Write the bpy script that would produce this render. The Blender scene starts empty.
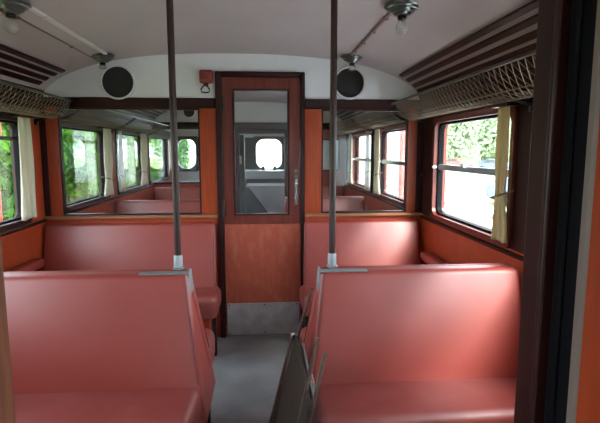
import bpy, bmesh, math, random
from mathutils import Vector, Matrix
random.seed(7)
PI = math.pi
S = bpy.context.scene
C = S.collection

# ------------------------------------------------------------------ camera
cam_d = bpy.data.cameras.new('camera')
cam = bpy.data.objects.new('camera', cam_d)
C.objects.link(cam)
cam.location = (0, 0, 1.40)
cam.rotation_euler = (math.radians(90 - 7.28), 0, math.radians(-4.37))
cam_d.sensor_width = 36
cam_d.lens = 36 * 480 / 600
cam_d.clip_start = 0.02
cam_d.clip_end = 500
S.camera = cam

# ------------------------------------------------------------------ sky
w = bpy.data.worlds.new('overcast_sky')
S.world = w
w.use_nodes = True
bg = w.node_tree.nodes['Background']
bg.inputs[0].default_value = (0.86, 0.95, 1.06, 1)
bg.inputs[1].default_value = 1.0
sun_d = bpy.data.lights.new('hazy_sun', 'SUN')
sun_d.energy = 1.8
sun_d.angle = math.radians(25)
sun_d.color = (1, 0.97, 0.92)
sun = bpy.data.objects.new('hazy_sun', sun_d)
C.objects.link(sun)
sun.rotation_euler = (math.radians(42), math.radians(24), 0)

vs = S.view_settings
vs.view_transform = 'Standard'
vs.look = 'None'
vs.exposure = 3.7
vs.gamma = 1.0
vs.use_curve_mapping = False
S.cycles.max_bounces = 10
S.cycles.diffuse_bounces = 6
S.cycles.transparent_max_bounces = 24

# ------------------------------------------------------------------ materials
M = {}
def mat(name, col, rough=0.5, metal=0.0, noise=None, bump=0.0, bscale=80, spec=0.5, coat=0.0, stretch=(1, 1, 1)):
    m = bpy.data.materials.new(name)
    m.use_nodes = True
    nt = m.node_tree
    p = nt.nodes['Principled BSDF']
    p.inputs['Base Color'].default_value = (*col, 1)
    p.inputs['Roughness'].default_value = rough
    p.inputs['Metallic'].default_value = metal
    p.inputs['Specular IOR Level'].default_value = spec
    p.inputs['Coat Weight'].default_value = coat
    tc = nt.nodes.new('ShaderNodeTexCoord')
    mp = nt.nodes.new('ShaderNodeMapping')
    mp.inputs['Scale'].default_value = stretch
    nt.links.new(tc.outputs['Object'], mp.inputs[0])
    if noise:
        sc, col2, lo, hi = noise
        n = nt.nodes.new('ShaderNodeTexNoise')
        n.inputs['Scale'].default_value = sc
        n.inputs['Detail'].default_value = 6
        nt.links.new(mp.outputs[0], n.inputs['Vector'])
        r = nt.nodes.new('ShaderNodeValToRGB')
        r.color_ramp.elements[0].position = lo
        r.color_ramp.elements[1].position = hi
        r.color_ramp.elements[0].color = (*col, 1)
        r.color_ramp.elements[1].color = (*col2, 1)
        nt.links.new(n.outputs['Fac'], r.inputs[0])
        nt.links.new(r.outputs[0], p.inputs['Base Color'])
    if bump:
        n2 = nt.nodes.new('ShaderNodeTexNoise')
        n2.inputs['Scale'].default_value = bscale
        n2.inputs['Detail'].default_value = 4
        nt.links.new(mp.outputs[0], n2.inputs['Vector'])
        b = nt.nodes.new('ShaderNodeBump')
        b.inputs['Strength'].default_value = bump
        b.inputs['Distance'].default_value = 0.01
        nt.links.new(n2.outputs['Fac'], b.inputs['Height'])
        nt.links.new(b.outputs[0], p.inputs['Normal'])
    M[name] = m
    return m

def glass(name, tint=(0.95, 0.98, 0.97), refl=0.06, haze=0.0):
    m = bpy.data.materials.new(name)
    m.use_nodes = True
    nt = m.node_tree
    nt.nodes.remove(nt.nodes['Principled BSDF'])
    out = nt.nodes['Material Output']
    t = nt.nodes.new('ShaderNodeBsdfTransparent')
    t.inputs[0].default_value = (*tint, 1)
    g = nt.nodes.new('ShaderNodeBsdfGlossy')
    g.inputs['Roughness'].default_value = 0.02
    mx = nt.nodes.new('ShaderNodeMixShader')
    mx.inputs[0].default_value = refl
    if refl <= 0.05:
        lw = nt.nodes.new('ShaderNodeLayerWeight')      # Schlick reflectance, the same from both sides of the pane
        lw.inputs['Blend'].default_value = 0.5
        pw = nt.nodes.new('ShaderNodeMath'); pw.operation = 'POWER'; pw.inputs[1].default_value = 5
        ma = nt.nodes.new('ShaderNodeMath'); ma.operation = 'MULTIPLY_ADD'; ma.inputs[1].default_value = 0.9; ma.inputs[2].default_value = 0.035
        nt.links.new(lw.outputs['Facing'], pw.inputs[0])
        nt.links.new(pw.outputs[0], ma.inputs[0])
        nt.links.new(ma.outputs[0], mx.inputs[0])
    nt.links.new(t.outputs[0], mx.inputs[1])
    nt.links.new(g.outputs[0], mx.inputs[2])
    last = mx
    if haze:
        d = nt.nodes.new('ShaderNodeBsdfDiffuse')
        d.inputs[0].default_value = (0.7, 0.72, 0.7, 1)
        m2 = nt.nodes.new('ShaderNodeMixShader')
        m2.inputs[0].default_value = haze
        nt.links.new(mx.outputs[0], m2.inputs[1])
        nt.links.new(d.outputs[0], m2.inputs[2])
        last = m2
    nt.links.new(last.outputs[0], out.inputs[0])
    M[name] = m

def leafy(name, c1, c2, trans=0.45):
    m = bpy.data.materials.new(name)
    m.use_nodes = True
    nt = m.node_tree
    nt.nodes.remove(nt.nodes['Principled BSDF'])
    out = nt.nodes['Material Output']
    tc = nt.nodes.new('ShaderNodeTexCoord')
    n = nt.nodes.new('ShaderNodeTexNoise')
    n.inputs['Scale'].default_value = 1.6
    n.inputs['Detail'].default_value = 5
    nt.links.new(tc.outputs['Object'], n.inputs['Vector'])
    r = nt.nodes.new('ShaderNodeValToRGB')
    r.color_ramp.elements[0].position = 0.35
    r.color_ramp.elements[1].position = 0.65
    r.color_ramp.elements[0].color = (*c1, 1)
    r.color_ramp.elements[1].color = (*c2, 1)
    nt.links.new(n.outputs['Fac'], r.inputs[0])
    d = nt.nodes.new('ShaderNodeBsdfDiffuse')
    t = nt.nodes.new('ShaderNodeBsdfTranslucent')
    nt.links.new(r.outputs[0], d.inputs[0])
    nt.links.new(r.outputs[0], t.inputs[0])
    mx = nt.nodes.new('ShaderNodeMixShader')
    mx.inputs[0].default_value = trans
    nt.links.new(d.outputs[0], mx.inputs[1])
    nt.links.new(t.outputs[0], mx.inputs[2])
    nt.links.new(mx.outputs[0], out.inputs[0])
    M[name] = m

mat('red_vinyl', (0.280, 0.032, 0.021), 0.46, noise=(3.5, (0.31, 0.044, 0.033), 0.35, 0.7), bump=0.05, bscale=260, spec=0.9)
mat('red_vinyl_worn', (0.25, 0.038, 0.030), 0.48, noise=(7, (0.30, 0.060, 0.052), 0.4, 0.7), bump=0.06, bscale=240, spec=1.0)
mat('piping_red', (0.16, 0.02, 0.02), 0.5)
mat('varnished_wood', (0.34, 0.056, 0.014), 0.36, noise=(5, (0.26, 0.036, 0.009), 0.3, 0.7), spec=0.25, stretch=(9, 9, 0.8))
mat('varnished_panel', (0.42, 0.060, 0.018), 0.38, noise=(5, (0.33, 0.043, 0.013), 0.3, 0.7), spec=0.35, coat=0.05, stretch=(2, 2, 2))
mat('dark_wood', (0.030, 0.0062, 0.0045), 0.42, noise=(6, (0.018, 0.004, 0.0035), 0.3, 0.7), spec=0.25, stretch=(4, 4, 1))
mat('door_wood', (0.155, 0.026, 0.014), 0.36, noise=(4, (0.085, 0.015, 0.010), 0.3, 0.75), spec=0.35, coat=0.08, stretch=(10, 10, 0.7))
mat('door_panel_wood', (0.33, 0.060, 0.032), 0.42, noise=(16, (0.40, 0.115, 0.060), 0.45, 0.8), stretch=(1.6, 1, 0.6))
mat('ledge_wood', (0.36, 0.15, 0.07), 0.45, noise=(6, (0.26, 0.10, 0.045), 0.3, 0.7), stretch=(0.7, 5, 5))
mat('jamb_wood', (0.20, 0.070, 0.030), 0.5, noise=(8, (0.12, 0.035, 0.016), 0.35, 0.65), spec=0.3, stretch=(6, 6, 0.6))
mat('white_paint', (0.66, 0.67, 0.69), 0.55, noise=(2.5, (0.60, 0.61, 0.63), 0.35, 0.7))
mat('ceiling_paint', (0.44, 0.40, 0.41), 0.6, noise=(1.8, (0.395, 0.355, 0.365), 0.35, 0.7))
mat('duct_paint', (0.60, 0.57, 0.55), 0.5)
mat('conduit_brown', (0.20, 0.125, 0.11), 0.5)
mat('floor_lino', (0.175, 0.18, 0.19), 0.55, noise=(3.2, (0.29, 0.295, 0.30), 0.35, 0.7), bump=0.15, bscale=30)
mat('brushed_metal', (0.56, 0.57, 0.57), 0.45, 0.6, noise=(14, (0.40, 0.41, 0.41), 0.3, 0.7))
mat('bright_metal', (0.70, 0.70, 0.70), 0.25, 0.95)
mat('pole_paint', (0.036, 0.016, 0.014), 0.42, 0.0, spec=0.3)
mat('grey_fitting', (0.27, 0.30, 0.31), 0.45, 0.3)
mat('dark_iron', (0.035, 0.037, 0.036), 0.40, 0.6)
mat('lamp_metal', (0.13, 0.15, 0.14), 0.28, 0.85)
mat('black_grille', (0.010, 0.010, 0.010), 0.75, bump=0.6, bscale=420)
mat('black_rubber', (0.004, 0.004, 0.005), 0.6, spec=0.06)
mat('net_cord', (0.24, 0.19, 0.13), 0.8)
mat('brake_red', (0.20, 0.03, 0.022), 0.45)
mat('brown_bar', (0.105, 0.060, 0.045), 0.5, 0.2, noise=(20, (0.17, 0.12, 0.09), 0.5, 0.75))
mat('dark_board', (0.050, 0.040, 0.030), 0.65, noise=(6, (0.032, 0.025, 0.02), 0.3, 0.7), spec=0.2, stretch=(5, 5, 0.6))
mat('pale_grey_paint', (0.46, 0.48, 0.49), 0.45)
mat('dark_grey_paint', (0.035, 0.04, 0.045), 0.5)
mat('beige_edge', (0.17, 0.135, 0.11), 0.45)
mat('gravel', (0.60, 0.60, 0.60), 0.95, noise=(3, (0.48, 0.48, 0.49), 0.3, 0.7), bump=0.5, bscale=14)
mat('grass_ground', (0.16, 0.22, 0.07), 0.95, noise=(1.2, (0.30, 0.32, 0.16), 0.3, 0.7))
mat('verge_grass', (0.11, 0.14, 0.06), 0.95, noise=(2.2, (0.18, 0.20, 0.10), 0.3, 0.7))
mat('rail_steel', (0.20, 0.16, 0.14), 0.5, 0.6)
mat('car_red', (0.45, 0.06, 0.05), 0.25, coat=0.5)
mat('car_blue', (0.06, 0.09, 0.18), 0.25, coat=0.5)
mat('car_white', (0.70, 0.72, 0.74), 0.25, coat=0.5)
mat('car_glass', (0.03, 0.04, 0.05), 0.1)
mat('post_red', (0.45, 0.05, 0.03), 0.45)
mat('bark', (0.10, 0.075, 0.055), 0.9)
mat('curtain_tie', (0.16, 0.12, 0.05), 0.8)
glass('window_glass', (0.95, 0.98, 0.97), 0.05)
glass('partition_glass', (0.88, 0.90, 0.90), 0.05, 0.008)
glass('frosted_glass', (0.8, 0.85, 0.88), 0.06, 0.75)
glass('bulb_glass', (0.80, 0.80, 0.78), 0.10, 0.18)
leafy('leaf_green', (0.014, 0.058, 0.006), (0.058, 0.16, 0.016))
leafy('leaf_fresh', (0.020, 0.072, 0.008), (0.075, 0.185, 0.022))
leafy('leaf_overexposed', (0.28, 0.36, 0.22), (0.45, 0.52, 0.38))  # overexposed daylight put into the leaf colour
leafy('curtain_cloth', (0.66, 0.62, 0.49), (0.74, 0.70, 0.58), 0.25)
leafy('curtain_cloth_yellow', (0.58, 0.46, 0.22), (0.66, 0.55, 0.30), 0.25)

# ------------------------------------------------------------------ mesh helpers
def tag(o, label=None, cat=None, group=None, kind=None):
    if label: o['label'] = label
    if cat: o['category'] = cat
    if group: o['group'] = group
    if kind: o['kind'] = kind
    return o

def empty(name, loc=(0, 0, 0), label=None, cat=None, group=None, kind=None):
    o = bpy.data.objects.new(name, None)
    o.empty_display_size = 0.05
    C.objects.link(o)
    o.location = loc
    return tag(o, label, cat, group, kind)

def obj(name, bm, m, parent=None, smooth=False, angle=40):
    me = bpy.data.meshes.new(name)
    bmesh.ops.recalc_face_normals(bm, faces=bm.faces[:])
    bm.to_mesh(me)
    bm.free()
    o = bpy.data.objects.new(name, me)
    me.materials.append(M[m])
    C.objects.link(o)
    if smooth:
        for p in me.polygons: p.use_smooth = True
        try: me.set_sharp_from_angle(angle=math.radians(angle))
        except Exception: pass
    if parent is not None:
        o.parent = parent
        o.matrix_parent_inverse = Matrix.Translation(-parent.location)
    return o

def B(): return bmesh.new()

def hexa(bm, pts, bev=0.0, seg=2):
    """pts: 4 bottom (ccw) then 4 top"""
    v = [bm.verts.new(p) for p in pts]
    f = [bm.faces.new([v[i] for i in q]) for q in ((3, 2, 1, 0), (4, 5, 6, 7), (0, 1, 5, 4), (1, 2, 6, 5), (2, 3, 7, 6), (3, 0, 4, 7))]
    if bev:
        es = list({e for ff in f for e in ff.edges})
        bmesh.ops.bevel(bm, geom=es, offset=bev, segments=seg, profile=0.5, affect='EDGES', clamp_overlap=True)
    return bm

def box(bm, x0, x1, y0, y1, z0, z1, bev=0.0, seg=2):
    return hexa(bm, [(x0, y0, z0), (x1, y0, z0), (x1, y1, z0), (x0, y1, z0), (x0, y0, z1), (x1, y0, z1), (x1, y1, z1), (x0, y1, z1)], bev, seg)

def tube(bm, pts, r, n=8, cap=True):
    pts = [Vector(p) for p in pts]
    rings = []
    ref = None
    for i, p in enumerate(pts):
        a = pts[max(i - 1, 0)]; b = pts[min(i + 1, len(pts) - 1)]
        t = (b - a).normalized()
        if ref is None:
            ref = Vector((0, 0, 1)) if abs(t.z) < 0.9 else Vector((1, 0, 0))
        u = t.cross(ref).normalized(); v = u.cross(t).normalized()
        rr = r[i] if isinstance(r, (list, tuple)) else r
        rings.append([bm.verts.new(p + u * (rr * math.cos(2 * PI * k / n)) + v * (rr * math.sin(2 * PI * k / n))) for k in range(n)])
    for i in range(len(rings) - 1):
        for k in range(n):
            bm.faces.new([rings[i][k], rings[i][(k + 1) % n], rings[i + 1][(k + 1) % n], rings[i + 1][k]])
    if cap:
        bm.faces.new(rings[0]); bm.faces.new(list(reversed(rings[-1])))
    return bm

def lathe(bm, prof, c, axis='z', n=28):
    """prof: list of (r, t) along axis"""
    c = Vector(c); rings = []
    for r, t in prof:
        ring = []
        for k in range(n):
            a = 2 * PI * k / n
            x, y = r * math.cos(a), r * math.sin(a)
            p = {'z': (x, y, t), 'y': (x, t, y), 'x': (t, x, y)}[axis]
            ring.append(bm.verts.new(c + Vector(p)))
        rings.append(ring)
    for i in range(len(rings) - 1):
        for k in range(n):
            bm.faces.new([rings[i][k], rings[i][(k + 1) % n], rings[i + 1][(k + 1) % n], rings[i + 1][k]])
    bm.faces.new(rings[0]); bm.faces.new(list(reversed(rings[-1])))
    return bm

def prism(bm, poly, axis, a, b):
    """poly 2D extruded along axis from a to b"""
    f = {'x': lambda p, t: (t, p[0], p[1]), 'y': lambda p, t: (p[0], t, p[1]), 'z': lambda p, t: (p[0], p[1], t)}[axis]
    v0 = [bm.verts.new(f(p, a)) for p in poly]; v1 = [bm.verts.new(f(p, b)) for p in poly]
    bm.faces.new(v0); bm.faces.new(list(reversed(v1)))
    n = len(poly)
    for i in range(n):
        bm.faces.new([v0[i], v0[(i + 1) % n], v1[(i + 1) % n], v1[i]])
    return bm

def rrect(a0, a1, b0, b1, r, k=6):
    out = []
    for cx, cy, s in ((a1 - r, b1 - r, 0), (a0 + r, b1 - r, 1), (a0 + r, b0 + r, 2), (a1 - r, b0 + r, 3)):
        for i in range(k + 1):
            t = (s + i / k) * PI / 2
            out.append((cx + r * math.cos(t), cy + r * math.sin(t)))
    return out

def ring(bm, outer, inner, axis, a, b):
    f = {'x': lambda p, t: (t, p[0], p[1]), 'y': lambda p, t: (p[0], t, p[1])}[axis]
    n = len(outer)
    L = [[bm.verts.new(f(p, t)) for p in poly] for poly, t in ((outer, a), (inner, a), (inner, b), (outer, b))]
    for j in range(4):
        A, Bq = L[j], L[(j + 1) % 4]
        for i in range(n):
            bm.faces.new([A[i], A[(i + 1) % n], Bq[(i + 1) % n], Bq[i]])
    return bm

def copy_tree(o, parent=None):
    c = o.copy(); C.objects.link(c)
    c.parent = parent
    for ch in list(o.children):
        copy_tree(ch, c)
    return c

# ------------------------------------------------------------------ shell
XL, XR = -1.55, 1.19
XC, HW = (XL + XR) / 2, (XR - XL) / 2
Y0, YB, YF, YE = -1.5, 3.52, 6.90, 8.55      # vestibule end, bulkhead, far bulkhead, cab front
def zc(X):
    u = min(abs(X - XC) / 1.385, 1)
    return 1.62 + 0.455 * (1 - u ** 2.5) ** 0.4
bm = B(); box(bm, XL - .1, XR + .1, Y0, YE, -.08, 0)
tag(obj('floor', bm, 'floor_lino'), kind='structure')
bm = B()
N = 48
inn = []
for i in range(N + 1):
    a = PI * i / N
    X = XC - HW * math.cos(a)
    inn.append((X, zc(X)))
poly = inn + [(XR + .1, 1.62), (XR + .1, 2.2), (XL - .1, 2.2), (XL - .1, 1.62)]
prism(bm, poly, 'y', Y0, YE)
ceiling = tag(obj('ceiling', bm, 'ceiling_paint', smooth=True, angle=30), kind='structure')

def nrm(X):
    d = (zc(X + .004) - zc(X - .004)) / .008
    t = Vector((1, 0, d)).normalized()
    return t, Vector((t.z, 0, -t.x))           # tangent, inward (downward) normal
def slat(X, y0, y1, wdt=.034, th=.016):
    t, n = nrm(X)
    c = Vector((X, 0, zc(X)))
    q = [c + t * (s * wdt / 2) + n * d for s, d in ((-1, .002), (1, .002), (1, th), (-1, th))]
    bm = B(); hexa(bm, [(p.x, y0, p.z) for p in q] + [(p.x, y1, p.z) for p in q], .004, 1)
    return obj('slat', bm, 'dark_wood', ceiling)
for k, (xr, xl) in enumerate(((.975, -1.325), (1.030, -1.375), (1.083, -1.425), (1.125, -1.465))):
    for y0, y1 in ((.80, 3.40), (3.62, 6.80)):
        slat(xr, y0, y1 + .02 * k); slat(xl, y0, y1 - .01 * k)

WIN = {'L': [(.80, 1.85), (2.22, 3.27), (3.82, 4.92), (5.27, 6.42), (6.70, 8.02)],
       'R': [(.80, 1.85), (2.22, 3.27), (3.82, 4.87), (5.22, 6.30)]}
ZW0_L = .945
VEST = {'L': (-1.05, -.15), 'R': (-1.30, .54)}
ZV = {'L': ZW0_L, 'R': .50}                                       # unseen vestibule windows, the right one enlarged to light the right benches
ZW0, ZW1 = .945, 1.595
for sd, side, xi, xo in (('L', 'left', XL, XL - .07), ('R', 'right', XR, XR + .07)):
    x0, x1 = min(xi, xo), max(xi, xo)
    bm = B()
    box(bm, x0, x1, VEST[sd][1] + .02, YE, 0, ZW0 - .02)
    box(bm, x0, x1, Y0, VEST[sd][0] - .02, 0, ZW0 - .02)
    box(bm, x0, x1, VEST[sd][0] - .02, VEST[sd][1] + .02, 0, ZV[sd] - .02)
    wl = tag(obj('wall_' + side, bm, 'varnished_panel'), kind='structure')
    bm = B(); box(bm, x0, x1, Y0, YE, ZW1 + .02, 1.70)
    obj('cornice', bm, 'dark_wood', wl)
    es = [VEST[sd]] + WIN[sd]
    cur = Y0
    for a, b in es + [(YE + .02, 0)]:
        bm = B(); box(bm, x0, x1, cur, a - .02, ZW0 - .02, ZW1 + .02)
        obj('pier', bm, 'dark_wood' if sd == 'R' else 'varnished_panel', wl)  # right piers coloured dark for the shade on that wall
        cur = b + .02
    # ledge moulding under the windows
    s = 1 if sd == 'L' else -1
    bm = B(); box(bm, min(xi, xi + s * .022), max(xi, xi + s * .022), .78, YB - .03, .895, .918, .006, 1)
    tag(obj('trim_1' if sd == 'L' else 'trim_2', bm, 'dark_wood'), kind='structure')
    bm = B(); box(bm, min(xi, xi + s * .022), max(xi, xi + s * .022), YB + .04, YF - .04, .895, .918, .006, 1)
    tag(obj('trim_3' if sd == 'L' else 'trim_4', bm, 'dark_wood'), kind='structure')
    bm = B(); box(bm, min(xi, xi + s * .018), max(xi, xi + s * .018), .78, YB - .03, 0, .09, .004, 1)
    tag(obj('baseboard_' + side, bm, 'dark_wood'), kind='structure')

wn = 0
for sd, xi, s in (('L', XL, 1), ('R', XR, -1)):
    for i, (a, b) in enumerate([VEST[sd]] + WIN[sd]):
        wn += 1
        ZWX = ZV[sd] if i == 0 else ZW0
        t = empty('window_%d' % wn, (xi, (a + b) / 2, ZWX), kind='structure')
        o_ = rrect(a - .022, b + .022, ZWX - .022, ZW1 + .022, .03)
        i_ = rrect(a + .012, b - .012, ZWX + .012, ZW1 - .012, .055)
        j_ = rrect(a + .026, b - .026, ZWX + .026, ZW1 - .026, .050)
        bm = B(); ring(bm, o_, i_, 'x', xi - s * .075, xi + s * .014)
        obj('window_frame', bm, 'door_wood' if sd == 'R' else 'dark_wood', t, True)
        bm = B(); ring(bm, i_, j_, 'x', xi - s * .05, xi - s * .015)
        obj('gasket', bm, 'black_rubber', t, True)
        split = (sd == 'R' and i > 0)
        bm = B()
        zm = 1.285
        if split:
            box(bm, xi - .032 * s - .002, xi - .032 * s + .002, a + .02, b - .02, ZWX + .02, zm)
            obj('pane', bm, 'window_glass', t)
            bm = B(); box(bm, xi - .040 * s - .002, xi - .040 * s + .002, a + .02, b - .02, zm, ZW1 - .02)
            obj('pane', bm, 'window_glass', t)
            bm = B(); box(bm, xi - s * .03 - .014, xi - s * .03 + .014, a + .02, b - .02, zm - .019, zm + .019, .007, 2)
            r_ = obj('middle_rail', bm, 'grey_fitting', t, True)
            bm = B(); box(bm, xi - .012, xi + .012, (a + b) / 2 + .02, (a + b) / 2 + .07, zm + .012, zm + .034, .005, 1)
            obj('latch', bm, 'bright_metal', t)
            bm = B(); lathe(bm, [(.001, -.03), (.010, -.022), (.010, .0), (.006, .008)], (xi, b - .022, zm), 'x', 12)
            obj('catch_knob', bm, 'bright_metal', t, True)
        else:
            box(bm, xi - .032 * s - .002, xi - .032 * s + .002, a + .02, b - .02, ZWX + .02, ZW1 - .02)
            obj('pane', bm, 'window_glass', t)
            if sd == 'L' and i in (1, 2):
                bm = B(); box(bm, xi - s * .03 - .012, xi - s * .03 + .012, a + .02, b - .02, 1.46, 1.485, .004, 1)
                obj('vent_rail', bm, 'dark_iron', t)

# ------------------------------------------------------------------ bulkheads
def arch(bm, y0, y1, zb, xa, xb):
    n = 40
    up = []
    for i in range(n + 1):
        X = xa + (xb - xa) * i / n
        up.append((X, max(zc(min(max(X, XL), XR)) + .01, zb + .004)))
    prism(bm, [(xa, zb)] + up + [(xb, zb)], 'y', y0, y1)

DX0, DX1, DZ = -.332, .302, 1.95
wf = tag(empty('wall_far', (XC, YB, 0)), kind='structure')
bm = B()                                     # white arch above, left and right of the door
arch(bm, YB, YB + .04, 1.76, XL - .02, DX0); obj('white_panel', bm, 'white_paint', wf)
bm = B(); arch(bm, YB, YB + .04, DZ, DX0, DX1); obj('white_panel', bm, 'white_paint', wf)
bm = B(); arch(bm, YB, YB + .04, 1.76, DX1, XR + .02); obj('white_panel', bm, 'white_paint', wf)
for x0, x1 in ((XL, DX0), (DX1, XR)):
    bm = B(); box(bm, x0, x1, YB - .022, YB + .05, 1.695, 1.765, .006, 1); obj('header_rail', bm, 'dark_wood', wf)
    bm = B(); box(bm, x0, x1, YB - .005, YB + .045, 0, .915); obj('lower_panel', bm, 'varnished_panel', wf)
    bm = B(); box(bm, x0, x1, YB - .04, YB + .06, .912, .935, .006, 1); obj('ledge', bm, 'ledge_wood', wf)
for x0, x1, m in ((XL, -1.505, 'dark_wood'), (-1.505, -1.425, 'varnished_wood'), (-.448, DX0, 'varnished_wood'), (DX1, .425, 'varnished_wood'), (1.07, 1.135, 'varnished_wood'), (1.135, XR, 'dark_wood')):
    bm = B(); box(bm, x0, x1, YB - .012, YB + .046, .935, 1.695, .003, 1); obj('post', bm, m, wf)
for x0, x1 in ((-1.425, -.448), (.425, 1.07)):
    o_ = [(x1, 1.695), (x0, 1.695), (x0, .935), (x1, .935)]
    i_ = [(x1 - .012, 1.683), (x0 + .012, 1.683), (x0 + .012, .947), (x1 - .012, .947)]
    bm = B(); ring(bm, o_, i_, 'y', YB - .006, YB + .03); obj('glazing_bead', bm, 'dark_wood', wf)
    bm = B(); box(bm, x0 + .006, x1 - .006, YB + .010, YB + .015, .94, 1.69); obj('pane', bm, 'partition_glass', wf)

# door in the bulkhead
d1 = empty('door_1', ((DX0 + DX1) / 2, YB, 0), kind='structure')
bm = B()
box(bm, DX0, DX0 + .042, YB - .03, YB + .06, 0, DZ, .005, 1)
obj('door_frame', bm, 'dark_wood', d1)
bm = B(); box(bm, DX1 - .03, DX1, YB - .03, YB + .06, 0, DZ, .005, 1); obj('door_frame', bm, 'dark_wood', d1)
bm = B(); box(bm, DX0 + .042, DX1 - .03, YB - .03, YB + .06, DZ - .035, DZ, .005, 1); obj('door_frame', bm, 'dark_wood', d1)
lx0, lx1, lz0, lz1 = DX0 + .044, DX1 - .032, .012, DZ - .037
gx0, gx1, gz0, gz1 = -.214, .190, .925, 1.832
for a in ((lx0, gx0, .862, lz1), (gx1, lx1, .862, lz1)):
    bm = B(); box(bm, a[0], a[1], YB - .012, YB + .03, a[2], a[3], .003, 1); obj('stile', bm, 'door_wood', d1)
for z0, z1 in ((gz1, lz1), (.862, gz0)):
    bm = B(); box(bm, gx0, gx1, YB - .012, YB + .03, z0, z1, .002, 1); obj('cross_rail', bm, 'door_wood', d1)
bm = B(); box(bm, lx0, lx1, YB - .012, YB + .03, lz0, .860, .002, 1); obj('lower_panel', bm, 'door_panel_wood', d1)
bm = B(); ring(bm, [(gx1, gz1), (gx0, gz1), (gx0, gz0), (gx1, gz0)], [(gx1 - .012, gz1 - .012), (gx0 + .012, gz1 - .012), (gx0 + .012, gz0 + .012), (gx1 - .012, gz0 + .012)], 'y', YB - .016, YB + .034)
obj('glazing_bead', bm, 'dark_wood', d1)
bm = B(); box(bm, gx0 + .004, gx1 - .004, YB + .006, YB + .011, gz0 + .004, gz1 - .004); obj('pane', bm, 'partition_glass', d1)
bm = B(); box(bm, lx0 + .01, lx1 - .008, YB - .016, YB - .012, .016, .262, .001, 1); kp = obj('kick_plate', bm, 'brushed_metal', d1)
for x in (lx0 + .025, 0, lx1 - .025):
    for z in (.03, .248):
        bm = B(); lathe(bm, [(.005, -.0185), (.006, -.0155)], (x, YB, z), 'y', 8); obj('screw', bm, 'dark_iron', kp)
hx = .238
bm = B(); box(bm, hx - .012, hx + .012, YB - .016, YB - .012, 1.0, 1.22, .002, 1); hp = obj('handle_plate', bm, 'lamp_metal', d1)
bm = B(); tube(bm, [(hx, YB - .014, 1.19), (hx, YB - .055, 1.185), (hx, YB - .062, 1.16), (hx, YB - .062, 1.05), (hx, YB - .055, 1.025), (hx, YB - .014, 1.02)], .009, 10)
obj('handle', bm, 'bright_metal', hp, True)
bm = B(); lathe(bm, [(.011, -.02), (.012, -.012)], (hx, YB, 1.25), 'y', 14); obj('lock', bm, 'lamp_metal', d1, True)
for z in (.16, .98, 1.72):
    bm = B(); tube(bm, [(DX0 + .043, YB - .034, z - .05), (DX0 + .043, YB - .034, z + .05)], .009, 10); obj('hinge', bm, 'dark_iron', d1, True)

# far bulkhead at the cab
wc = tag(empty('wall_cab', (XC, YF, 0)), kind='structure')
bm = B(); arch(bm, YF, YF + .04, 1.78, XL - .02, XR + .02); obj('white_panel', bm, 'white_paint', wc)
bm = B(); box(bm, XL, XR, YF - .02, YF + .05, 1.69, 1.785, .005, 1); obj('header_rail', bm, 'dark_wood', wc)
bm = B(); box(bm, XL, -.34, YF, YF + .04, 0, .93); obj('lower_panel', bm, 'varnished_panel', wc)
bm = B(); box(bm, XL, -.34, YF - .02, YF + .05, .93, .955, .004, 1); obj('ledge', bm, 'dark_wood', wc)
for x0, x1 in ((-.42, -.335), (.305, .44)):
    bm = B(); box(bm, x0, x1, YF - .012, YF + .05, 0, 1.70); obj('post', bm, 'dark_wood', wc)
bm = B(); box(bm, .44, XR, YF, YF + .04, 0, 1.10); obj('lower_panel', bm, 'varnished_wood', wc)
bm = B(); box(bm, .44, .80, YF, YF + .04, 1.10, 1.70); obj('side_panel', bm, 'varnished_wood', wc)
bm = B(); box(bm, 1.10, XR, YF, YF + .04, 1.10, 1.70); obj('side_panel', bm, 'varnished_wood', wc)
bm = B(); box(bm, .80, 1.10, YF, YF + .04, 1.56, 1.70); obj('side_panel', bm, 'varnished_wood', wc)
bm = B(); ring(bm, [(1.10, 1.56), (.80, 1.56), (.80, 1.10), (1.10, 1.10)], [(1.08, 1.54), (.82, 1.54), (.82, 1.12), (1.08, 1.12)], 'y', YF - .01, YF + .045)
obj('glazing_bead', bm, 'dark_wood', wc)
bm = B(); box(bm, .81, 1.09, YF + .015, YF + .02, 1.11, 1.55); obj('pane', bm, 'frosted_glass', wc)
bm = B(); box(bm, XL + .01, -.42, YF + .015, YF + .02, .955, 1.69); obj('pane', bm, 'window_glass', wc)
bm = B(); box(bm, -.335, .305, YF - .01, YF + .04, 1.63, 1.69); obj('lintel', bm, 'dark_wood', wc)

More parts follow.
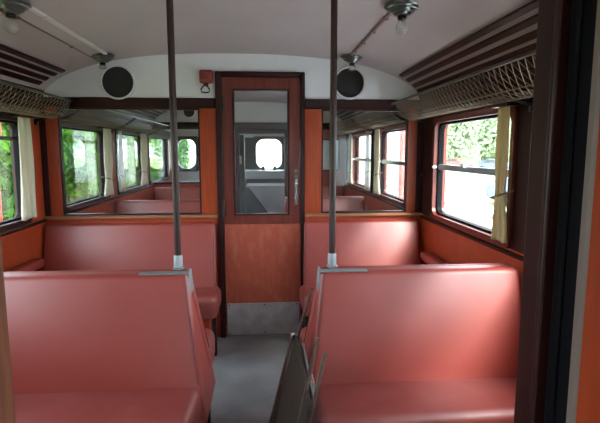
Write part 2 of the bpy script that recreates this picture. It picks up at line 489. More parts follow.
# cab front with windscreen
we = tag(empty('wall_cab_front', (XC, YE, 0)), kind='structure')
bm = B(); box(bm, XL - .07, XR + .07, YE, YE + .06, 0, 1.05); obj('lower_panel', bm, 'pale_grey_paint', we)
bm = B(); arch(bm, YE, YE + .06, 1.62, XL - .02, XR + .02); obj('upper_panel', bm, 'white_paint', we)
screens = ((XL + .04, -1.14), (-1.05, -.36), (-.15, .36), (.50, XR - .04))
cur = XL - .07
for k, (a, b) in enumerate(screens + ((XR + .07, 0),)):
    bm = B(); hexa(bm, [(cur - .0, YE, 1.05), (a, YE, 1.05), (a, YE + .06, 1.05), (cur, YE + .06, 1.05), (cur - .0, YE, 1.62), (a - .0, YE, 1.62), (a, YE + .06, 1.62), (cur, YE + .06, 1.62)])
    obj('pillar', bm, 'dark_iron', we)
    cur = b
for k, (a, b) in enumerate(screens):
    n_ = wn + 1 + k
    t = empty('window_%d' % n_, ((a + b) / 2, YE, 1.05), kind='structure')
    bm = B(); ring(bm, rrect(a - .01, b + .01, 1.03, 1.64, .02), rrect(a + .03, b - .03, 1.08, 1.59, .14), 'y', YE - .02, YE + .05)
    obj('window_frame', bm, 'dark_iron', t, True)
    bm = B(); box(bm, a, b, YE + .02, YE + .024, 1.05, 1.61); obj('pane', bm, 'window_glass', t)

# ------------------------------------------------------------------ doorway partition next to the camera
YP = .72
JL, JR = -.380, .410
wp = tag(empty('wall_near', (XC, YP, 0)), kind='structure')
bm = B(); box(bm, XL, JL - .05, YP - .05, YP - .01, 0, .93); obj('lower_panel', bm, 'varnished_panel', wp)
bm = B(); box(bm, JR + .05, XR, YP - .05, YP - .01, 0, .93); obj('lower_panel', bm, 'varnished_panel', wp)
bm = B(); arch(bm, YP - .05, YP - .01, 1.76, XL - .02, XR + .02); obj('white_panel', bm, 'white_paint', wp)
bm = B(); box(bm, XL, JL, YP - .06, YP, 1.69, 1.77); obj('header_rail', bm, 'dark_wood', wp)
bm = B(); box(bm, JR, XR, YP - .06, YP, 1.69, 1.77); obj('header_rail', bm, 'dark_wood', wp)
for x0, x1 in ((XL + .0, JL - .05), (JR + .05, XR)):
    bm = B(); box(bm, x0, x1, YP - .035, YP - .03, .93, 1.69); obj('pane', bm, 'partition_glass', wp)
bm = B(); box(bm, JL - .05, JL, YP - .055, YP, 0, 1.76, .004, 1); obj('door_jamb', bm, 'jamb_wood', wp)
bm = B(); box(bm, JR, JR + .05, YP - .050, YP, 0, 1.76, .005, 2); obj('door_jamb', bm, 'dark_wood', wp)
bm = B(); box(bm, JR - .004, JR + .04, YP - .063, YP - .050, 0, 1.76, .004, 2); obj('bead', bm, 'dark_wood', wp)
# open sliding leaf beside the right jamb
d2 = empty('door_2', (JR, .4, 0), kind='structure')
bm = B(); box(bm, JR + .010, JR + .05, .590, .657, 0.0, 1.90, .008, 2); obj('dark_slot_strip', bm, 'black_rubber', d2)  # black strip stands in for the shade inside the door slot
bm = B(); box(bm, JR + .004, JR + .045, .625, .634, 0.0, 1.90, .003, 1); obj('slot_lip', bm, 'black_rubber', d2)
bm = B(); box(bm, JR, JR + .045, .572, .590, 0.0, 1.90, .004, 1); obj('edge_strip', bm, 'beige_edge', d2)
bm = B(); box(bm, JR + .002, JR + .042, -.10, .572, 0.01, 1.90, .003, 1); obj('door_leaf', bm, 'varnished_wood', d2)
# vestibule end wall
# with an unseen window added to throw light on the right benches
wb = tag(empty('wall_back', (XC, Y0, 0)), kind='structure')
bm = B(); box(bm, XL - .07, XR + .07, Y0 - .05, Y0, 0, .90); obj('lower_panel', bm, 'white_paint', wb)
bm = B(); box(bm, XL - .07, XR + .07, Y0 - .05, Y0, 1.70, 2.1); obj('upper_panel', bm, 'white_paint', wb)
rear = ((.44, .94),)
cur = XL - .07
for a, b in rear + ((XR + .07, 0),):
    bm = B(); box(bm, cur, a, Y0 - .05, Y0, .90, 1.70); obj('side_panel', bm, 'white_paint', wb)
    cur = b
for k, (a, b) in enumerate(rear):
    t = empty('window_%d' % (wn + 5 + k), ((a + b) / 2, Y0, .9), kind='structure')
    bm = B(); ring(bm, rrect(a - .01, b + .01, .89, 1.71, .02), rrect(a + .025, b - .025, .925, 1.675, .06), 'y', Y0 - .06, Y0 + .015); obj('window_frame', bm, 'dark_wood', t, True)
    bm = B(); box(bm, a, b, Y0 - .03, Y0 - .026, .90, 1.70); obj('pane', bm, 'window_glass', t)

# ------------------------------------------------------------------ benches
def bench(label, xw, xa, y, faces, group):
    """xw wall end, xa aisle end (top of backrest), y ridge of the back, faces: -1 towards camera, +1 away"""
    s = 1 if xa > xw else -1                       # direction towards the aisle
    t = empty('bench_seat', ((xw + xa) / 2, y, 0), label, 'bench', group)
    double = len(faces) == 2
    ZT, ZS = .885, .446
    fl = .066 if double else .010                  # aisle end flares out towards the floor
    for fc in faces:
        yt, yb = y + fc * .008, y + fc * .008       # inner faces of the cushion
        top, bot = y + fc * .055, y + fc * .185     # outer faces
        def P(X, Y, Z): return (X, Y, Z)
        bm = B()
        pts = [(xw, y + fc * .09, ZS - .06), (xa + s * (fl + .004), y + fc * .09, ZS - .06), (xa + s * (fl + .004), bot + fc * .012, ZS - .06), (xw, bot + fc * .012, ZS - .06),
               (xw, y + fc * .010, ZT), (xa, y + fc * .010, ZT), (xa, top, ZT), (xw, top, ZT)]
        hexa(bm, pts, .030, 5)
        bk = obj('backrest', bm, 'red_vinyl', t, True, 60)
        bm = B()
        tube(bm, [(xa - s * .010, top - fc * .002, ZT - .012), (xa + s * (fl * .5 - .010), (top + bot) / 2 + fc * .002, (ZT + ZS) / 2), (xa + s * (fl - .010), bot + fc * .002, ZS + .01)], .0045, 6)
        obj('piping', bm, 'piping_red', bk, True)
        # seat cushion
        y0_, y1_ = y + fc * .10, y + fc * .475
        xe = xa + s * ((fl - .006) if double else .042)
        bm = B()
        hexa(bm, [(xw, y0_, ZS - .155), (xe, y0_, ZS - .155), (xe, y1_ - fc * .02, ZS - .155), (xw, y1_ - fc * .02, ZS - .155),
                  (xw, y0_, ZS - .010), (xe, y0_, ZS - .010), (xe, y1_, ZS + .012), (xw, y1_, ZS + .012)], .045, 5)
        st = obj('seat', bm, 'red_vinyl_worn', t, True, 60)
        # support under the cushion
        bm = B(); box(bm, min(xw, xe - s * .06), max(xw, xe - s * .06), min(y + fc * .03, y + fc * .38), max(y + fc * .03, y + fc * .38), .0, ZS - .15, .004, 1)
        obj('plinth', bm, 'varnished_panel', t)
        bm = B(); box(bm, min(xe - s * .05, xe - s * .02), max(xe - s * .05, xe - s * .02), min(y + fc * .30, y + fc * .33), max(y + fc * .30, y + fc * .33), 0, ZS - .15)
        obj('leg', bm, 'dark_iron', t)
    # end board between the two backs
    if double:
        bm = B()
        e = [(-.175, ZS - .16), (.175, ZS - .16), (.166, ZS), (.04, ZT - .012), (-.04, ZT - .012), (-.166, ZS)]
        v0, v1 = [], []
        for q, z in e:
            xx = xa + s * (fl + .005) * (ZT - z) / (ZT - ZS) - s * .012
            v0.append(bm.verts.new((xx, y + q, z))); v1.append(bm.verts.new((xx - s * .02, y + q, z)))
        bm.faces.new(v0); bm.faces.new(list(reversed(v1)))
        for i in range(6): bm.faces.new([v0[i], v0[(i + 1) % 6], v1[(i + 1) % 6], v1[i]])
        obj('end_panel', bm, 'red_vinyl', t)
        # grey metal plate with edge strip on the top corner
        bm = B(); box(bm, min(xa - s * .20, xa + s * .008), max(xa - s * .20, xa + s * .008), y - .056, y - .014, ZT - .004, ZT + .002, .002, 1)
        obj('corner_plate', bm, 'grey_fitting', t)
        bm = B(); hexa(bm, [(xa + s * .001, y - .045, ZT - .10), (xa + s * .013, y - .045, ZT - .10), (xa + s * .013, y + .052, ZT - .10), (xa + s * .001, y + .052, ZT - .10),
                            (xa - s * .002, y - .028, ZT + .004), (xa + s * .008, y - .028, ZT + .004), (xa + s * .008, y + .028, ZT + .004), (xa - s * .002, y + .028, ZT + .004)], .003, 1)
        obj('edge_strip', bm, 'grey_fitting', t)
        bm = B(); box(bm, min(xw, xa - s * .2), max(xw, xa - s * .2), y - .03, y + .03, ZT - .03, ZT - .003, .004, 1)
        obj('top_rail', bm, 'red_vinyl', t)
    return t

G1 = 'red bench seats in the front bay'
G2 = 'red bench seats beyond the bulkhead'
bench('wide red vinyl bench in the left foreground carrying a grab pole', XL + .03, -.325, 2.055, (-1, 1), G1)
bench('red vinyl bench in the right foreground with a highlight and grab pole', 1.125, .245, 2.045, (-1, 1), G1)
bench('wide red vinyl bench against the bulkhead left of the door', XL + .015, -.350, YB - .012, (-1,), G1)
bench('short red vinyl bench against the bulkhead right of the door', 1.150, .296, YB - .012, (-1,), G1)
bench('dull red bench seen through the left bulkhead pane, nearer of two', XL + .03, -.325, 5.06, (-1, 1), G2)
bench('pinkish red bench seen through the right bulkhead pane, nearer of two', 1.125, .245, 5.30, (-1, 1), G2)
bench('dull red bench at the far end behind the left bulkhead pane', XL + .03, -.44, YF - .012, (-1,), G2)
bench('pinkish red bench against the far orange panel behind the right pane', 1.125, .46, YF - .012, (-1,), G2)

# grab poles
for x, y, lab in ((-.372, 2.075, 'dark brown grab pole rising from the left foreground bench'), (.300, 2.065, 'dark brown grab pole rising from the right foreground bench')):
    t = empty('grab_pole', (x, y, .89), lab, 'pole', 'grab poles of the front benches')
    bm = B(); tube(bm, [(x, y, .92), (x - .0, y, zc(x) + .004)], .0145, 16); obj('shaft', bm, 'pole_paint', t, True)
    bm = B(); lathe(bm, [(.026, .0), (.026, .004), (.020, .008), (.019, .055), (.0165, .060)], (x, y, .889), 'z', 18); obj('socket', bm, 'grey_fitting', t, True)
    bm = B(); lathe(bm, [(.035, -.012), (.036, .004)], (x, y, zc(x)), 'z', 18); obj('ceiling_flange', bm, 'pole_paint', t, True)

# wall arm rests
for xi, s, lab in ((XL, 1, 'red padded arm rest on the left wall under the curtain'), (XR, -1, 'red padded arm rest on the right wall under the window')):
    t = empty('arm_rest', (xi, 3.06, .64), lab, 'arm rest', 'wall arm rests')
    bm = B(); hexa(bm, [(xi + s * .004, 2.83, .625), (xi + s * .085, 2.83, .625), (xi + s * .085, 3.28, .625), (xi + s * .004, 3.28, .625),
                        (xi + s * .004, 2.83, .685), (xi + s * .085, 2.83, .685), (xi + s * .085, 3.28, .685), (xi + s * .004, 3.28, .685)], .018, 3)
    obj('pad', bm, 'red_vinyl', t, True, 60)
    bm = B(); box(bm, min(xi, xi + s * .06), max(xi, xi + s * .06), 2.87, 3.24, .60, .630, .004, 1); obj('bracket', bm, 'dark_wood', t)

# ------------------------------------------------------------------ luggage racks
def rack(xi, s, y0, y1, lab, brackets):
    t = empty('luggage_rack', (xi, (y0 + y1) / 2, 1.65), lab, 'luggage rack', 'overhead luggage racks')
    xf, zf, xr, zr = xi + s * .255, 1.735, xi + s * .022, 1.655
    bm = B(); tube(bm, [(xf, y0, zf), (xf, y1, zf)], .0075, 10); obj('front_rail', bm, 'lamp_metal', t, True)
    bm = B(); tube(bm, [(xr, y0, zr), (xr, y1, zr)], .007, 10); obj('rear_rail', bm, 'lamp_metal', t, True)
    bm = B(); tube(bm, [(xi + s * .04, y0, 1.745), (xi + s * .04, y1, 1.745)], .010, 8); obj('back_rail', bm, 'dark_wood', t, True)
    prof = []
    for i in range(10):
        u = i / 9
        prof.append((xf + (xr - xf) * u, zf + (zr - zf) * u - .075 * math.sin(PI * u) ** .9))
    def at(u, y):
        k = min(int(u * 9), 8); q = u * 9 - k
        return Vector((prof[k][0] + (prof[k + 1][0] - prof[k][0]) * q, y, prof[k][1] + (prof[k + 1][1] - prof[k][1]) * q))
    bm = B()
    step = .048
    n = int((y1 - y0) / step)
    for k in range(-6, n + 7):
        for dr in (1, -1):
            pts = []
            for i in range(9):
                u = i / 8
                yy = y0 + k * step + dr * (u - .5) * .20
                if y0 <= yy <= y1: pts.append(at(u, yy))
            if len(pts) > 1: tube(bm, pts, .0017, 3, False)
    for u in (.0, .33, .66, 1.0):
        tube(bm, [at(u, y0), at(u, y1)], .0026, 4, False)
    tag(obj('net', bm, 'net_cord', t), kind='stuff')
    bm = B(); hexa(bm, [(xi + s * .002, y0, 1.66), (xi + s * .012, y0, 1.66), (xi + s * .012, y1, 1.66), (xi + s * .002, y1, 1.66),
                        (xi + s * .052, y0, 1.806), (xi + s * .062, y0, 1.800), (xi + s * .062, y1, 1.800), (xi + s * .052, y1, 1.806)])
    obj('dark_cover_sheet', bm, 'dark_wood', t)  # dark sheet added to cover the ceiling curve behind the net
    for y in brackets:
        bm = B()
        pts = [(xi + s * .006, y, 1.60), (xi + s * .05, y, 1.612), (xi + s * .13, y, 1.640), (xi + s * .20, y, 1.685), (xf, y, zf - .008)]
        tube(bm, pts, [.013, .013, .011, .010, .010], 8)
        tube(bm, [(xi + s * .012, y, 1.57), (xi + s * .012, y, 1.75)], .010, 8)
        obj('bracket', bm, 'dark_iron', t, True)
rack(XL, 1, .80, YB - .03, 'netted luggage rack above the near left window', (.95, 2.05, 3.44))
rack(XR, -1, .80, YB - .03, 'netted luggage rack above the near right window', (.95, 2.07, 3.44))
rack(XL, 1, YB + .08, YF - .05, 'netted luggage rack behind the left bulkhead pane', (3.7, 5.1, 6.6))
rack(XR, -1, YB + .08, YF - .05, 'netted luggage rack behind the right bulkhead pane', (3.7, 5.1, 6.6))

# ------------------------------------------------------------------ ceiling lamps, ducts, loudspeakers, brake
def lamp(X, Y, lab, grp, bulb=1.0):
    z = zc(X) + .004
    t = empty('ceiling_lamp', (X, Y, z), lab, 'lamp', grp)
    bm = B(); lathe(bm, [(.080, .0), (.080, -.010), (.072, -.014), (.068, -.022), (.058, -.024), (.052, -.034), (.040, -.036), (.034, -.046), (.022, -.048)], (X, Y, z), 'z', 32)
    obj('base', bm, 'lamp_metal', t, True, 25)
    bm = B(); lathe(bm, [(.019, -.044), (.019, -.064), (.015, -.066)], (X, Y, z), 'z', 18); obj('socket', bm, 'dark_iron', t, True)
    bm = B(); lathe(bm, [(r_, -.060 + (q_ + .060) * bulb) for r_, q_ in ((.013, -.062), (.016, -.070), (.024, -.086), (.027, -.100), (.023, -.116), (.012, -.126), (.002, -.128))], (X, Y, z), 'z', 18); obj('bulb', bm, 'bulb_glass', t, True, 80)
GL = 'ceiling lamps'
lamp(.612, 2.15, 'round metal ceiling lamp with bulb, large at top right', GL)
lamp(.606, 3.31, 'metal ceiling lamp just above the right loudspeaker', GL, .6)
lamp(-1.050, 2.19, 'round metal ceiling lamp cut off at the top left corner', GL)
lamp(-1.042, 3.33, 'metal ceiling lamp just above the left loudspeaker', GL, .45)
lamp(.606, 5.2, 'small lamp on the ceiling beyond the right bulkhead pane', GL)
lamp(-1.045, 5.2, 'small lamp on the ceiling beyond the left bulkhead pane', GL)
def duct(X, y0, y1, wd, th, m, name, lab):
    t, n = nrm(X)
    c = Vector((X, 0, zc(X)))
    q = [c + t * (a * wd / 2) + n * d for a, d in ((-1, -.004), (1, -.004), (1, th), (-1, th))]
    bm = B(); hexa(bm, [(p.x, y0, p.z) for p in q] + [(p.x, y1, p.z) for p in q], .002, 1)
    root = empty(name, (X, y0, zc(X)), lab, 'conduit')
    obj('channel', bm, m, root)
    for k in range(4):
        yy = y0 + (y1 - y0) * (k + .5) / 4
        q = [c + t * (a * (wd / 2 + .004)) + n * d for a, d in ((-1, -.004), (1, -.004), (1, th + .003), (-1, th + .003))]
        bm = B(); hexa(bm, [(p.x, yy - .008, p.z) for p in q] + [(p.x, yy + .008, p.z) for p in q])
        obj('clip', bm, m, root)
duct(-1.003, .80, 3.36, .020, .014, 'duct_paint', 'cable_duct', 'white painted cable duct along the left ceiling between two lamps')
duct(-1.105, .80, 3.30, .010, .006, 'conduit_brown', 'cable_conduit', 'thin dark cable on the left ceiling beside the white duct')
duct(.590, 2.22, 3.26, .016, .010, 'conduit_brown', 'cable_conduit', 'brownish cable run on the right ceiling between two lamps')

def speaker(X, Y, Z, r, lab):
    t = empty('loudspeaker', (X, Y, Z), lab, 'loudspeaker', 'round bulkhead loudspeakers')
    bm = B(); lathe(bm, [(r, 0), (r, -.018), (r * .97, -.026), (r * .90, -.026), (r * .87, -.018), (r * .87, -.004)], (X, Y, Z), 'y', 40); obj('rim', bm, 'white_paint', t, True, 35)
    bm = B(); lathe(bm, [(r * .88, -.006), (r * .88, -.016), (r * .6, -.020), (.002, -.022)], (X, Y, Z), 'y', 40); obj('grille', bm, 'black_grille', t, True, 35)
speaker(-1.000, YB, 1.868, .121, 'round black loudspeaker with white rim on the bulkhead, left of the door')
speaker(.625, YB, 1.880, .119, 'round black loudspeaker on the bulkhead behind the right grab pole')
speaker(-1.02, YF, 1.93, .085, 'small dark loudspeaker on the far bulkhead, seen through the left pane')

t = empty('emergency_brake', (-.39, YB, 1.89), 'small red emergency brake box with ring pull beside the door', 'brake handle')
bm = B(); box(bm, -.437, -.345, YB - .055, YB, 1.865, 1.955, .012, 3); hb = obj('housing', bm, 'brake_red', t, True)
bm = B(); box(bm, -.427, -.355, YB - .060, YB - .052, 1.885, 1.940, .003, 1); obj('cover', bm, 'brake_red', hb)
bm = B(); box(bm, -.41, -.378, YB - .045, YB - .015, 1.845, 1.868, .003, 1); obj('slot', bm, 'dark_iron', t)
bm = B()
tube(bm, [(-.4, YB - .03, 1.850), (-.385, YB - .03, 1.845), (-.370, YB - .03, 1.822), (-.374, YB - .03, 1.806), (-.40, YB - .03, 1.800), (-.426, YB - .03, 1.806), (-.430, YB - .03, 1.822), (-.415, YB - .03, 1.845), (-.4, YB - .03, 1.850)], .0055, 8)
obj('ring_pull', bm, 'dark_iron', t, True)

# ------------------------------------------------------------------ curtains
def curtain(xi, s, ya, yb, lab, m='curtain_cloth', ztop=1.610, zbot=.965, tie=1.13, ytie=None):
    t = empty('curtain', (xi, (ya + yb) / 2, zbot), lab, 'curtain', 'gathered window curtains')
    bm = B()
    nu, nv = 40, 26
    folds = 4
    grid = []
    wid = yb - ya
    for j in range(nv + 1):
        z = ztop + (zbot - ztop) * j / nv
        g = 1 - .28 * math.exp(-((z - tie) / .10) ** 2) if tie else 1.0
        g *= .80 + .20 * (ztop - z) / (ztop - zbot)
        cy = (ya + yb) / 2
        row = []
        for i in range(nu + 1):
            u = i / nu - .5
            am = .028 * (.65 + .35 * math.sin(u * 9 + 1.3)) * (.55 + .45 * (ztop - z) / (ztop - zbot))
            x = xi + s * (.046 + am * math.sin(u * 2 * PI * folds + .5 * math.sin(z * 5)))
            row.append(bm.verts.new((x, cy + u * wid * g + .004 * math.sin(z * 9 + u * 5), z + (.006 * math.sin(u * 31) if j in (0, nv) else 0))))
        grid.append(row)
    for j in range(nv):
        for i in range(nu):
            bm.faces.new([grid[j][i], grid[j][i + 1], grid[j + 1][i + 1], grid[j + 1][i]])
    c = obj('cloth', bm, m, t, True, 180)
    sm = c.modifiers.new('thickness', 'SOLIDIFY'); sm.thickness = .003
    bm = B()
    cy = (ya + yb) / 2
    box(bm, xi + s * .008 if s > 0 else xi - .075, xi + .075 if s > 0 else xi - .008, ya - .01, yb + .01, ztop - .006, ztop + .006, .003, 1)
    obj('curtain_rod', bm, 'dark_wood', t)
    if tie:
        hw = wid * .36 + .006
        bm = B()
        tube(bm, [(xi + s * .010, cy - hw, tie + .03), (xi + s * .062, cy - hw, tie + .015), (xi + s * .064, cy + hw, tie - .015), (xi + s * .010, cy + hw, tie - .03)], .005, 6)
        obj('tie_back', bm, 'curtain_tie', t, True)
curtain(XL, 1, 3.10, 3.30, 'cream curtain at the near left window beside the bulkhead', tie=None)
curtain(XR, -1, 2.165, 2.31, 'yellowed curtain with tie at the near right window', 'curtain_cloth_yellow', tie=1.18)
curtain(XL, 1, 4.68, 4.98, 'cream tied curtain behind the left pane, nearest of three', tie=1.12)
curtain(XL, 1, 5.18, 5.33, 'narrow grey-white curtain behind the left pane, middle of three', tie=1.12)
curtain(XL, 1, 6.06, 6.46, 'cream curtain behind the left pane, farthest of three', tie=1.12)
curtain(XR, -1, 4.66, 4.92, 'pale curtain behind the right pane between the two bright windows, nearer side', tie=1.15)
curtain(XR, -1, 5.14, 5.34, 'pale curtain behind the right pane between the two bright windows, far side', tie=1.15)
curtain(XR, -1, 6.14, 6.40, 'pale tied curtain farthest back behind the right pane', tie=1.10)

# coat hooks on the right and left posts
for x, y, z, s, lab in ((XR, 3.44, 1.22, -1, 'small metal knob on the right wall beside the bulkhead'), ):
    t = empty('coat_hook', (x, y, z), lab, 'hook')
    bm = B(); lathe(bm, [(.014, -.004), (.014, .0)], (x + s * .002, y, z), 'x', 12); obj('plate', bm, 'bright_metal', t, True)
    bm = B(); tube(bm, [(x, y, z), (x + s * .03, y, z - .004), (x + s * .036, y, z + .008)], [.005, .005, .008], 8); obj('peg', bm, 'bright_metal', t, True)

# ------------------------------------------------------------------ folded board leaning in the aisle
t = empty('folded_stretcher', (.02, 1.7, 0), 'folded dark board with brown bars leaning against the right foreground bench', 'folding board')
def lean(z, k=.242, x0=-.014): return x0 + k * z
bm = B()
hexa(bm, [(lean(0), 1.40, .0), (lean(0) + .016, 1.40, .0), (lean(0) + .016, 2.0, .0), (lean(0), 2.0, .0),
          (lean(.60), 1.40, .60), (lean(.60) + .016, 1.40, .60), (lean(.60) + .016, 2.0, .60), (lean(.60), 2.0, .60)], .003, 1)
obj('board', bm, 'dark_board', t)
def bar(p, q, wd=.012, th=.007, m='brown_bar', name='bar'):
    p, q = Vector(p), Vector(q)
    bm = B()
    d = Vector((th, 0, 0)); e = Vector((0, wd, 0))
    hexa(bm, [p - d - e, p + d - e, p + d + e, p - d + e, q - d - e, q + d - e, q + d + e, q - d + e], .004, 2)
    return obj(name, bm, m, t, True)
bar((lean(.0) - .012, 2.0, .0), (lean(.595) - .012, 2.0, .595))
bar((lean(.593) - .012, 2.0, .59), (lean(.615) - .012, 2.0, .615), .014, .010, 'bright_metal', 'bar_tip')
bar((-.02, 2.035, .02), (.208, 2.035, .80), .009, .006)
bar((.010, 1.50, .0), (.172, 1.50, .79), .009, .006)
bar((.022, 1.42, .0), (.188, 1.42, .775), .009, .006)
bm = B(); hexa(bm, [(.04, 1.52, .05), (.05, 1.52, .05), (.05, 1.98, .05), (.04, 1.98, .05), (.158, 1.52, .575), (.168, 1.52, .575), (.168, 1.98, .575), (.158, 1.98, .575)], .002, 1)
obj('metal_sheet', bm, 'grey_fitting', t)
bm = B(); tube(bm, [(.155, 1.42, .66), (.152, 1.50, .66)], .006, 8); obj('pivot', bm, 'bright_metal', t, True)

# ------------------------------------------------------------------ cab fittings seen through the door glass
t = empty('cab_desk', (.1, 8.1, 0), 'pale grey driving desk under the bright far window', 'desk')
bm = B(); box(bm, -.32, .95, 8.05, 8.52, 0, .93, .01, 2); obj('cabinet', bm, 'dark_grey_paint', t)
bm = B(); box(bm, -.34, .97, 7.98, 8.54, .93, 1.06, .012, 2); obj('desk_top', bm, 'pale_grey_paint', t, True)
for x in (.0, .2):
    bm = B(); lathe(bm, [(.03, 1.06), (.03, 1.12), (.022, 1.13)], (x, 8.3, 0), 'z', 14); obj('gauge', bm, 'dark_iron', t, True)
t = empty('engine_cover', (.05, 7.4, 0), 'pale grey cover with a dark sloping side, seen through the door glass', 'engine cover')
bm = B(); prism(bm, [(-.26, .0), (.44, .0), (.44, .86), (-.26, .86)], 'y', 7.35, 7.95); obj('hood', bm, 'pale_grey_paint', t)
bm = B(); prism(bm, [(-.28, .0), (.18, .0), (.18, .30), (-.22, .84), (-.28, .84)], 'y', 7.30, 7.345); obj('sloping_panel', bm, 'dark_grey_paint', t)
t = empty('cab_partition_box', (-.28, 7.2, 0), 'dark upright switch cabinet beside the far doorway, seen through the door glass', 'cabinet')
bm = B(); box(bm, -.42, -.27, 7.05, 7.25, 0, 1.62, .006, 1); obj('case', bm, 'dark_iron', t)
bm = B(); box(bm, -.40, -.31, 7.035, 7.05, 1.2, 1.32, .003, 1); obj('plate', bm, 'brushed_metal', t)

# ------------------------------------------------------------------ outside
bm = B(); box(bm, -40, 120, -40, 160, -1.25, -1.05); tag(obj('ground', bm, 'gravel'), kind='structure')
bm = B(); box(bm, 10.2, 110, -30, 150, -1.04, -.98); tag(obj('lawn', bm, 'grass_ground'), kind='structure')
bm = B(); box(bm, -39, -1.9, -30, 150, -1.05, -1.0); tag(obj('grass_verge', bm, 'verge_grass'), kind='structure')
for X, lab in ((6.75, 'railway track rail outside the right window, nearer of two'), (8.2, 'railway track rail outside the right window, farther of two')):
    bm = B()
    prism(bm, [(X - .07, -1.05), (X + .07, -1.05), (X + .07, -1.03), (X + .012, -1.01), (X + .012, -.93), (X + .035, -.92), (X + .035, -.89), (X - .035, -.89), (X - .035, -.92), (X - .012, -.93), (X - .012, -1.01), (X - .07, -1.03)], 'y', -10, 60)
    tag(obj('track_rail', bm, 'rail_steel'), lab, 'rail')
for X, Y, lab in ((2.6, 8.9, 'red post outside the right windows, nearer'), (2.7, 7.15, 'red post outside the right windows, farther')):
    t = empty('platform_post', (X, Y, -1.05), lab, 'post')
    bm = B(); tube(bm, [(X, Y, -1.05), (X, Y, 2.6)], .055, 12); obj('shaft', bm, 'post_red', t, True)
    bm = B(); lathe(bm, [(.11, 0), (.11, .03), (.07, .06)], (X, Y, -1.05), 'z', 14); obj('base', bm, 'post_red', t, True)
t = empty('signal_post', (-2.35, 4.42, -1.05), 'red post among the leaves outside the near left window', 'post')
bm = B(); tube(bm, [(-2.35, 4.42, -1.05), (-2.35, 4.42, 2.3)], .03, 10); obj('shaft', bm, 'post_red', t, True)
bm = B(); box(bm, -2.42, -2.28, 4.39, 4.45, 1.52, 1.85, .01, 1); obj('plate', bm, 'post_red', t)

def car(X, Y, rz, m, lab, z=-.98):
    t = empty('parked_car', (X, Y, z), lab, 'car', 'parked cars')
    prof = [(-2.0, .35), (-2.05, .75), (-1.85, .92), (-1.1, 1.0), (-.55, 1.40), (.75, 1.42), (1.45, 1.0), (2.0, .92), (2.08, .6), (2.0, .32)]
    bm = B(); prism(bm, prof, 'x', -.82, .82)
    es = bm.edges[:]
    bmesh.ops.bevel(bm, geom=es, offset=.05, segments=2, affect='EDGES', clamp_overlap=True)
    parts = [obj('body', bm, m, None, True)]
    for sx in (-.83, .80):
        bm = B(); prism(bm, [(-.98, 1.02), (-.50, 1.33), (.70, 1.35), (1.2, 1.02)], 'x', sx, sx + .03); parts.append(obj('side_window', bm, 'car_glass'))
        for yy in (-1.3, 1.3):
            bm = B(); lathe(bm, [(.2, -.03), (.31, -.02), (.31, .16), (.2, .17)], (sx - .06, yy, .31), 'x', 18); parts.append(obj('wheel', bm, 'black_rubber', None, True))
    for p in parts: p.parent = t
    t.rotation_euler.z = rz
Z_ = -.98
car(24.0, 58, .3, 'car_red', 'red parked car outside the near right window')
car(25.5, 51, .3, 'car_blue', 'dark blue parked car outside the near right window')
car(27.0, 45, .3, 'car_white', 'white parked car outside the near right window')
car(11.8, 20.0, 1.2, 'car_blue', 'dark car low behind the yellowed curtain')
# foliage
def leafmesh(name, rx, ry, rz, n, size, m, seed, shell=.5):
    rnd = random.Random(seed)
    vs_, fs_ = [], []
    lobes = [(rnd.uniform(-.45, .45) * rx, rnd.uniform(-.5, .5) * ry, rnd.uniform(-.5, .5) * rz, rnd.uniform(.45, .7)) for _ in range(9)]
    for k in range(n):
        lx, ly, lz, lr = lobes[k % 9]
        while True:
            d = Vector((rnd.gauss(0, 1), rnd.gauss(0, 1), rnd.gauss(0, 1)))
            if d.length > .1: break
        d.normalize()
        r = lr * (shell + (1 - shell) * rnd.random()) * rnd.uniform(.85, 1.1)
        c = Vector((lx + d.x * r * rx, ly + d.y * r * ry, lz + d.z * r * rz))
        nn = (d + Vector((rnd.uniform(-.8, .8), rnd.uniform(-.8, .8), rnd.uniform(-.2, 1)))).normalized()
        u = nn.cross(Vector((rnd.uniform(-1, 1), rnd.uniform(-1, 1), rnd.uniform(-1, 1)))).normalized()
        v = nn.cross(u)
        s_ = size * rnd.uniform(.6, 1.3)
        b0 = len(vs_)
        vs_ += [c - u * s_, c + v * s_ * .45 + nn * s_ * .12, c + u * s_ - nn * s_ * .2, c - v * s_ * .45 + nn * s_ * .12]
        fs_.append((b0, b0 + 1, b0 + 2, b0 + 3))
    me = bpy.data.meshes.new(name)
    me.from_pydata([tuple(v) for v in vs_], [], fs_)
    me.materials.append(M[m])
    return me
near_l = [leafmesh('near_leaves', 1.08, 1.08, 1.9, 7000, .11, m_, sd_) for m_, sd_ in (('leaf_green', 3), ('leaf_fresh', 11))]
far_l = leafmesh('far_leaves', 5, 5, 6, 7000, .45, 'leaf_overexposed', 5)
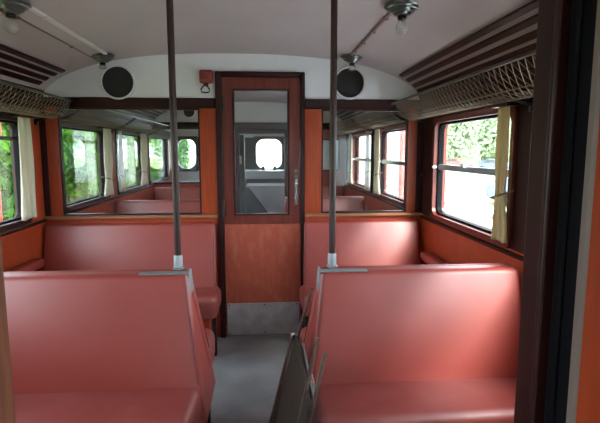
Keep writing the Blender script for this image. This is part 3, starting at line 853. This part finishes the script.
def tree(X, Y, zc_, me, lab, cat, grp, name, tr=.09, sc=1.0, rz=0.0):
    t = empty(name, (X, Y, -1.05), lab, cat, grp)
    f_ = bpy.data.objects.new('foliage', me); C.objects.link(f_); f_.parent = t
    f_.location = (0, 0, zc_ + 1.05); f_.rotation_euler.z = rz; f_.scale = (sc, sc, sc); tag(f_, kind='stuff')
    bm = B(); tube(bm, [(X, Y, -1.1), (X + .1, Y + .05, zc_ * .4), (X - .05, Y, zc_ + .8 * sc)], [tr * 1.4, tr, tr * .4], 8); obj('trunk', bm, 'bark', t, True)
spots = [(-4.3, 8.2, 'bushy green tree close outside the near left window'), (-4.3, 5.2, 'leafy green tree at the left picture edge outside the near left window'),
         (-4.3, 11.2, 'green tree filling the left side of the first window behind the left pane'), (-4.3, 14.2, 'green tree at the right side of the first window behind the left pane'),
         (-4.3, 17.2, 'green tree outside the second window behind the left pane'), (-4.3, 20.2, 'green tree outside the third window behind the left pane'),
         (-4.3, 23.2, 'green tree farthest along, beyond the third window behind the left pane'),
         (-7.3, 9.8, 'tree of the back row behind the near left window'), (-7.3, 12.8, 'tree of the back row between the near left window and the left pane'),
         (-7.3, 15.8, 'tree of the back row showing in gaps of the first window behind the left pane'), (-7.3, 18.8, 'tree of the back row low in the first window behind the left pane'),
         (-7.3, 21.8, 'tree of the back row right in the first window behind the left pane'), (-7.3, 24.8, 'tree of the back row behind the second window of the left pane'),
         (-7.3, 28.0, 'tree of the back row behind the third window of the left pane')]
for k, (X, Y, lab) in enumerate(spots):
    tree(X, Y, 1.05 + .3 * ((k * 7) % 3), near_l[k % 2], lab, 'tree', 'trees beside the left windows', 'leafy_tree', .08, 1.0, k * PI / 2)
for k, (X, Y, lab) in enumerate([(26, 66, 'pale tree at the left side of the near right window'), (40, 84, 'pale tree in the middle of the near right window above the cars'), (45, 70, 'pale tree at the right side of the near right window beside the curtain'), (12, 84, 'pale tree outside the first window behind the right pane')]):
    tree(X, Y, 3.5 + (k % 2), far_l, lab, 'tree', 'far trees on the right', 'far_tree', .3, 1.0, k * 1.1)
